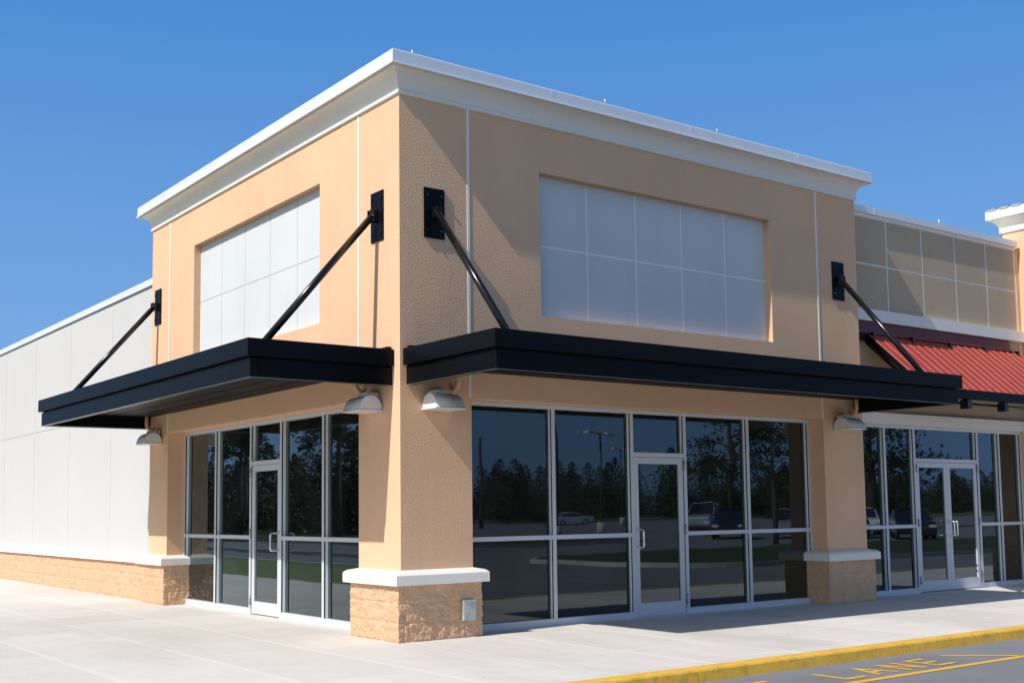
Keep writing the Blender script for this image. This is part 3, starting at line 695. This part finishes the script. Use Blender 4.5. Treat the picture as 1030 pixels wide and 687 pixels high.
# painted lane markings
LZ = RZ+.004
def stroke(mb, p, q, wdt):
    p, q = Vector(p), Vector(q); d = (q-p).normalized(); n = Vector((-d.y, d.x))*wdt/2
    mb.face([(*(p+n), LZ), (*(q+n), LZ), (*(q-n), LZ), (*(p-n), LZ)])
mb = MB(); stroke(mb, (-6, -4.65), (30, -4.60), .09); tag(mb.build('lane_line', M['line']), kind='structure')
mb = MB(); stroke(mb, (4.05, -4.055), (4.63, -4.575), .07); tag(mb.build('branch_line', M['line']), kind='structure')
FONT = {'F': [((0, 0), (0, 1)), ((0, 1), (.6, 1)), ((0, .52), (.5, .52))], 'I': [((.1, 0), (.1, 1))], 'R': [((0, 0), (0, 1)), ((0, 1), (.5, 1)), ((.5, 1), (.5, .5)), ((.5, .5), (0, .5)), ((.2, .5), (.6, 0))],
        'E': [((0, 0), (0, 1)), ((0, 1), (.6, 1)), ((0, .5), (.5, .5)), ((0, 0), (.6, 0))], 'L': [((0, 0), (0, 1)), ((0, 0), (.62, 0))], 'A': [((0, 0), (.3, 1)), ((.3, 1), (.62, 0)), ((.14, .35), (.5, .35))],
        'N': [((0, 0), (0, 1)), ((0, 1), (.56, 0)), ((.56, 0), (.56, 1))]}
def word(txt, x0, adv, wl, ytop=-4.09, ybot=-4.46):
    mb = MB(); x = x0; H = ytop-ybot
    for k, ch in enumerate(txt):
        for i, (p, q) in enumerate(FONT[ch]):
            P_ = [(x+a*wl/.62, ybot+b*H) for a, b in (p, q)]
            d = (Vector(P_[1])-Vector(P_[0])).normalized()*.02
            p2, q2 = Vector(P_[0])-d, Vector(P_[1])+d; nn = Vector((-d.y, d.x)).normalized()*.031
            z = LZ+.0006*i
            mb.face([(*(p2+nn), z), (*(q2+nn), z), (*(q2-nn), z), (*(p2-nn), z)])
        x += adv
    tag(mb.build('lane_lettering', M['line']), kind='structure')
word('FIRE', -.34, .47, .25); word('LANE', 1.985, .475, .26)
word('FIRE', 5.67, .47, .25); word('LANE', 8.0, .475, .26)

# kerbed grass islands and lawn, seen in the reflections
def island(name, pts, grass=True):
    P_ = [Vector(p) for p in pts]; n = len(P_)
    mb = MB(); mb.prism([(p.x, p.y, RZ-.05) for p in P_], (0, 0, .17)); tag(mb.build(name+'_kerb', M['kerb_plain']), kind='structure')
    c = sum(P_, Vector((0, 0)))/n
    q = [p+(c-p).normalized()*.2 for p in P_]
    sheet(name, q, RZ+.125, M['grass'])
def rr(x0, x1, y0, y1, r, n=8):
    out = []
    for cx, cy, a in ((x1-r, y0+r, -90), (x1-r, y1-r, 0), (x0+r, y1-r, 90), (x0+r, y0+r, 180)):
        for k in range(n+1): t = R(a+90*k/n); out.append((cx+r*math.cos(t), cy+r*math.sin(t)))
    return out
island('verge_island', rr(14.5, 45, -17.5, -9.2, 2.5)); island('tip_island', rr(4, 9.4, -12.6, -10.3, 1.1))
island('road_verge', rr(10, 33, -37, -29, 2.5)); island('far_verge', rr(-13, 135, -112, -100, 3))
sheet('lawn', [(-8.3, 6.3), (-3.95, 6.3), (-3.95, 60), (-8.3, 60)], -.015, M['lawn'])
sheet('access_road', [(-12.5, -3), (-8.5, -3), (-8.5, 140), (-12.5, 140)], RZ+.004, M['asphalt'])
sheet('far_grass', [(-60, 3), (-20.2, 3), (-20.2, 140), (-60, 140)], RZ+.004, M['grass'])
mb = MB().box(-8.5, -8.32, -3, 100, -.3, .0); mb.box(-12.7, -12.52, -3, 100, -.3, .02); tag(mb.build('access_kerb', M['kerb_plain']), kind='structure')

# ------------------------------------------------------------------ trees (appear in the glass)
def tree_mesh(h, cr, kind, nleaf, seed):
    rnd = random.Random(seed); tr = MB(); tips = []
    lean = (rnd.uniform(-.03, .03)*h, rnd.uniform(-.03, .03)*h)
    top = Vector((lean[0], lean[1], h*(.97 if kind == 'pine' else .8)))
    tr.tube([(0, 0, -.2), top*.33, top*.66, top], [h*.022, h*.017, h*.011, h*.004], 7)
    nb = 22 if kind == 'pine' else 16
    for i in range(nb):
        t = rnd.uniform(.55 if kind == 'pine' else .3, 1); s = top*t; a = rnd.uniform(0, 2*math.pi)
        ln = cr*rnd.uniform(.45, 1)*(1.25-t if kind == 'pine' else 1); e = s+Vector((math.cos(a)*ln, math.sin(a)*ln, rnd.uniform(-.02, .10)*h))
        mid = (s+e)/2+Vector((0, 0, .03*h)); tr.tube([s, mid, e], [h*.006, h*.004, h*.0015], 5)
        for q in (mid, e, (mid+e)/2): tips.append((q, rnd.uniform(.28, .6)*cr*.55))
    lf = MB()
    for i in range(nleaf):
        c, r = rnd.choice(tips); d = Vector((rnd.gauss(0, 1), rnd.gauss(0, 1), rnd.gauss(0, .6))).normalized()*r*rnd.random()**.4
        p = c+d; s = rnd.uniform(.07, .15)*(h/12)
        u = Vector((rnd.gauss(0, 1), rnd.gauss(0, 1), rnd.gauss(0, 1))).normalized(); v = u.cross(Vector((rnd.gauss(0, 1), rnd.gauss(0, 1), rnd.gauss(0, 1)))).normalized()
        lf.face([p-u*s, p-v*s*.7, p+u*s, p+v*s*.7])
    return tr, lf
protos = {}
def make_tree(kind, x, y, h, label, seed, rz=0, nleaf=5000, group=None):
    key = (kind, seed, nleaf)
    root = thing('pine_tree' if kind == 'pine' else 'broadleaf_tree', label, 'tree', (x, y, RZ), group)
    if key not in protos:
        tr, lf = tree_mesh(10, 2.9 if kind == 'pine' else 3.6, kind, nleaf, seed)
        t = tr.build('trunk', M['bark']); l = lf.build('crown', M['pine'] if kind == 'pine' else M['leaf']); protos[key] = (t, l); t.parent = root; l.parent = root
    else:
        for q in protos[key]: c = q.copy(); col.objects.link(c); c.parent = root
    root.scale = (h/10,)*3; root.rotation_euler = (0, 0, rz); return root
make_tree('leaf', 31, -20.6, 6.4, 'thin leafed young tree on the grass island, seen reflected in the front glass', 11, nleaf=2200)
make_tree('pine', -27, 53, 10.5, 'tall open pine reflected in the side window nearest the corner pier', 21)
make_tree('pine', -29, 58, 11.5, 'pine with spreading dark branches reflected in the pane left of the corner pier', 22, 1)
make_tree('pine', -26, 65, 9.5, 'pine reflected in the side pane right of the glass door', 23, 2)
make_tree('pine', -30, 75, 11, 'pine reflected above the glass door of the side storefront', 22, 3)
make_tree('pine', -27, 84, 10, 'pine reflected in the side pane left of the glass door', 21, 4)
make_tree('leaf', 64, -40, 15, 'large leafy tree reflected in the double doors', 12)
make_tree('leaf', 54, -44, 13, 'rounded leafy tree reflected left of the double doors', 13)
def wood(name, label, spots, hs, seed, dens=800):
    rnd = random.Random(seed); lf = MB(); tk = MB()
    for (x, y) in spots:
        h = rnd.uniform(*hs)*(1.18 if rnd.random() < .12 else 1); w_ = h*rnd.uniform(.30, .45)
        tk.tube([(x, y, -.3), (x, y, h*.9)], [h*.015, h*.004], 5, caps=False)
        for i in range(dens):
            t = rnd.random(); a = rnd.uniform(0, 2*math.pi); lob = .72+.28*math.sin(t*23+x)*math.sin(a*2+y)
            r = w_*lob*((1-t)**.55)*1.15*rnd.random()**.5*(.55 if t < .12 else 1)
            p = Vector((x+r*math.cos(a), y+r*math.sin(a), h*(.02+.98*t))); s = rnd.uniform(.10, .24)*h/9*(1.2-t*.5)
            u = Vector((rnd.gauss(0, 1), rnd.gauss(0, 1), rnd.gauss(0, 1))).normalized(); v = u.cross(Vector((rnd.gauss(0, 1), rnd.gauss(0, 1), rnd.gauss(0, 1)))).normalized()
            lf.face([p-u*s, p-v*s, p+u*s, p+v*s])
        for i in range(620):
            p = Vector((x+rnd.gauss(0, 2.6), y+rnd.gauss(0, 2.2), h*rnd.uniform(.0, .55))); s = rnd.uniform(.08, .18)
            u = Vector((rnd.gauss(0, 1), rnd.gauss(0, .4), rnd.gauss(0, 1))).normalized(); v = u.cross(Vector((rnd.gauss(0, 1), rnd.gauss(0, 1), rnd.gauss(0, 1)))).normalized()
            lf.face([p-u*s, p-v*s, p+u*s, p+v*s])
    o = lf.build(name, M['leaf']); tag(o, label, 'wood', kind='stuff')
    t_ = tk.build('tree_trunks', M['bark'], o); t_['kind'] = 'stuff'
rnd = random.Random(5)
wood('far_wood', 'dark belt of woodland beyond the car park reflected in the front glass', [(rnd.uniform(30, 340), -118-rnd.uniform(0, 45)) for i in range(260)], (6.6, 9.6), 3)
wood('side_wood', 'dense pine wood across the side road reflected in the left side glass', [(-34-rnd.uniform(0, 14), rnd.uniform(30, 145)) for i in range(130)], (5.2, 7.2), 4)

# ------------------------------------------------------------------ vehicles and street furniture in the car park (appear in the glass)
def car(x, y, rz, paint, label, kind='sedan'):
    C_ = thing('parked_'+('pickup_truck' if kind == 'pickup' else 'car'), label, 'pickup truck' if kind == 'pickup' else 'car', (x, y, RZ), 'vehicles parked in the car park')
    C_.rotation_euler = (0, 0, rz); hw = .88 if kind != 'pickup' else .98
    if kind == 'pickup':
        side = [(-2.75, .45), (-2.78, .75), (-2.72, 1.12), (-.35, 1.14), (-.30, 1.14), (.95, 1.14), (2.3, 1.08), (2.68, .95), (2.74, .5)]
        cab = [(-.35, 1.12), (-.25, 1.78), (.35, 1.84), (.75, 1.78), (1.30, 1.12)]
    else:
        side = [(-2.3, .40), (-2.34, .72), (-2.22, .98), (-1.2, 1.02), (1.0, 1.0), (2.0, .86), (2.28, .68), (2.3, .38)]
        cab = [(-1.75, .99), (-1.0, 1.38), (-.1, 1.46), (.45, 1.40), (1.25, .98)]
    off = C_.location.copy(); C_.location = (0, 0, 0)
    def body(poly, inset_top, w0, zlo, zhi, mb):
        L_ = []
        for s_ in (-1, 1):
            L_.append([mb.bm.verts.new((px, s_*(w0-inset_top*max(0, (pz-zlo)/(zhi-zlo))), pz)) for px, pz in poly])
        mb.bm.faces.new(L_[0]); mb.bm.faces.new(L_[1][::-1]); n = len(poly)
        for k in range(n): mb.bm.faces.new((L_[0][k], L_[0][(k+1) % n], L_[1][(k+1) % n], L_[1][k]))
    bmx = MB(); body(side+[(2.2, .25), (-2.2, .25)], .06, hw, .25, 1.1, bmx)
    bo = bmx.build('body', paint, C_); bv = bo.modifiers.new('bevel', 'BEVEL'); bv.width = .06; bv.segments = 3
    g = MB(); body(cab, .22, hw-.08, cab[0][1], 1.8, g); go = g.build('cabin_glass', M['carglass'], C_); bv = go.modifiers.new('bevel', 'BEVEL'); bv.width = .05; bv.segments = 2
    rf = MB(); zt = max(z for _, z in cab); rf.box(cab[1][0]+.1, cab[3][0]-.02, -(hw-.34), hw-.34, zt-.02, zt+.03, .01)
    for s_ in (-1, 1):
        yy = s_*(hw-.17)
        rf.tube([(cab[0][0]+.02, yy*1.05, cab[0][1]), (cab[1][0], yy*.93, cab[1][1])], .035, 6); rf.tube([(cab[4][0]-.02, yy*1.05, cab[4][1]), (cab[3][0], yy*.93, cab[3][1])], .035, 6)
        rf.tube([(cab[1][0], yy*.93, cab[1][1]), (cab[3][0], yy*.93, cab[3][1])], .035, 6); rf.tube([((cab[0][0]+cab[4][0])/2, yy*1.06, cab[0][1]), ((cab[1][0]+cab[3][0])/2, yy*.92, zt-.03)], .035, 6)
    rf.build('roof', paint, C_)
    if kind == 'pickup':
        b_ = MB().box(-2.66, -.45, -.80, .80, .80, 1.150); b_.build('load_bed', M['tyre'], C_)
    wx = 1.40 if kind != 'pickup' else 1.72
    for sx in (-wx, wx):
        for s_ in (-1, 1):
            w_ = MB().tube([(sx, s_*(hw-.20), .34), (sx, s_*(hw+.01), .34)], .34, 20).build('wheel', M['tyre'], C_)
            MB().tube([(sx, s_*(hw-.1), .34), (sx, s_*(hw+.02), .34)], .21, 14).build('rim', M['alu_bright'], w_)
    for s_ in (-1, 1):
        MB().box(side[0][0]-.02, side[0][0]+.14, s_*(hw-.28), s_*(hw-.04), .70, .86, .01).build('tail_light', M['car_red'], C_)
        MB().box(side[-1][0]-.16, side[-1][0]+.0, s_*(hw-.36), s_*(hw-.06), .60, .72, .01).build('headlight', M['lamp'], C_)
    C_.location = off; return C_
car(45, -38, R(150), M['car_silver'], 'silver pickup truck reflected in the pane right of the front door', 'pickup')
car(38, -29.5, R(140), M['car_dark'], 'dark blue sedan reflected nearest the pickup in the pane beside the front door')
car(39.6, -27.0, R(140), M['car_silver'], 'grey sedan reflected between two dark cars in the front glass')
car(40.6, -24.2, R(140), M['car_dark'], 'black sedan reflected by the mullion left of the last front pane')
car(46, -27.5, R(140), M['car_white'], 'white roofed car reflected behind the young tree in the last front pane')
car(41.5, -21.2, R(140), M['car_dark'], 'dark car reflected at the right end of the front glass')
car(81.5, -94.8, R(10), M['car_white'], 'small white car reflected in the second pane of the front storefront')
car(60, -22, R(100), M['car_white'], 'white car reflected right of the double doors')
def lamp_post(x, y, h, label, heads=2):
    L_ = thing('lamp_post', label, 'lamp post', (x, y, RZ), 'tall lamp posts in the car park')
    MB().tube([(x, y, RZ), (x, y, h)], [.11, .07], 10).build('pole', M['pole'], L_)
    MB().tube([(x, y, RZ-.05), (x, y, .65)], .28, 14).build('footing', M['kerb_plain'], L_)
    ar = MB().tube([(x-.8, y, h-.05), (x+.8, y, h-.05)], .04, 8); ar.build('arm', M['pole'], L_)
    for s_ in (-1, 1):
        MB().box(x+s_*.8-.32, x+s_*.8+.32, y-.22, y+.22, h-.1, h+.08, .04).build('lamp_head', M['lamp'], L_)
lamp_post(42, -44.3, 6.3, 'twin headed lamp post reflected in the second pane left of the front door')
lamp_post(66, -69, 7.1, 'farther twin headed lamp post reflected just right of the nearer one')
lamp_post(34.3, -39, 12, 'dark curved looking lamp post reflected at the left of the second front pane')
pl = thing('utility_pole', 'thin dark wooden pole reflected in the first front pane beside the corner pier', 'pole', (50, -68.4, RZ))
mb = MB().tube([(50, -68.4, RZ), (50, -68.4, 7.6)], [.18, .12], 10); mb.build('post', M['bark'], pl)
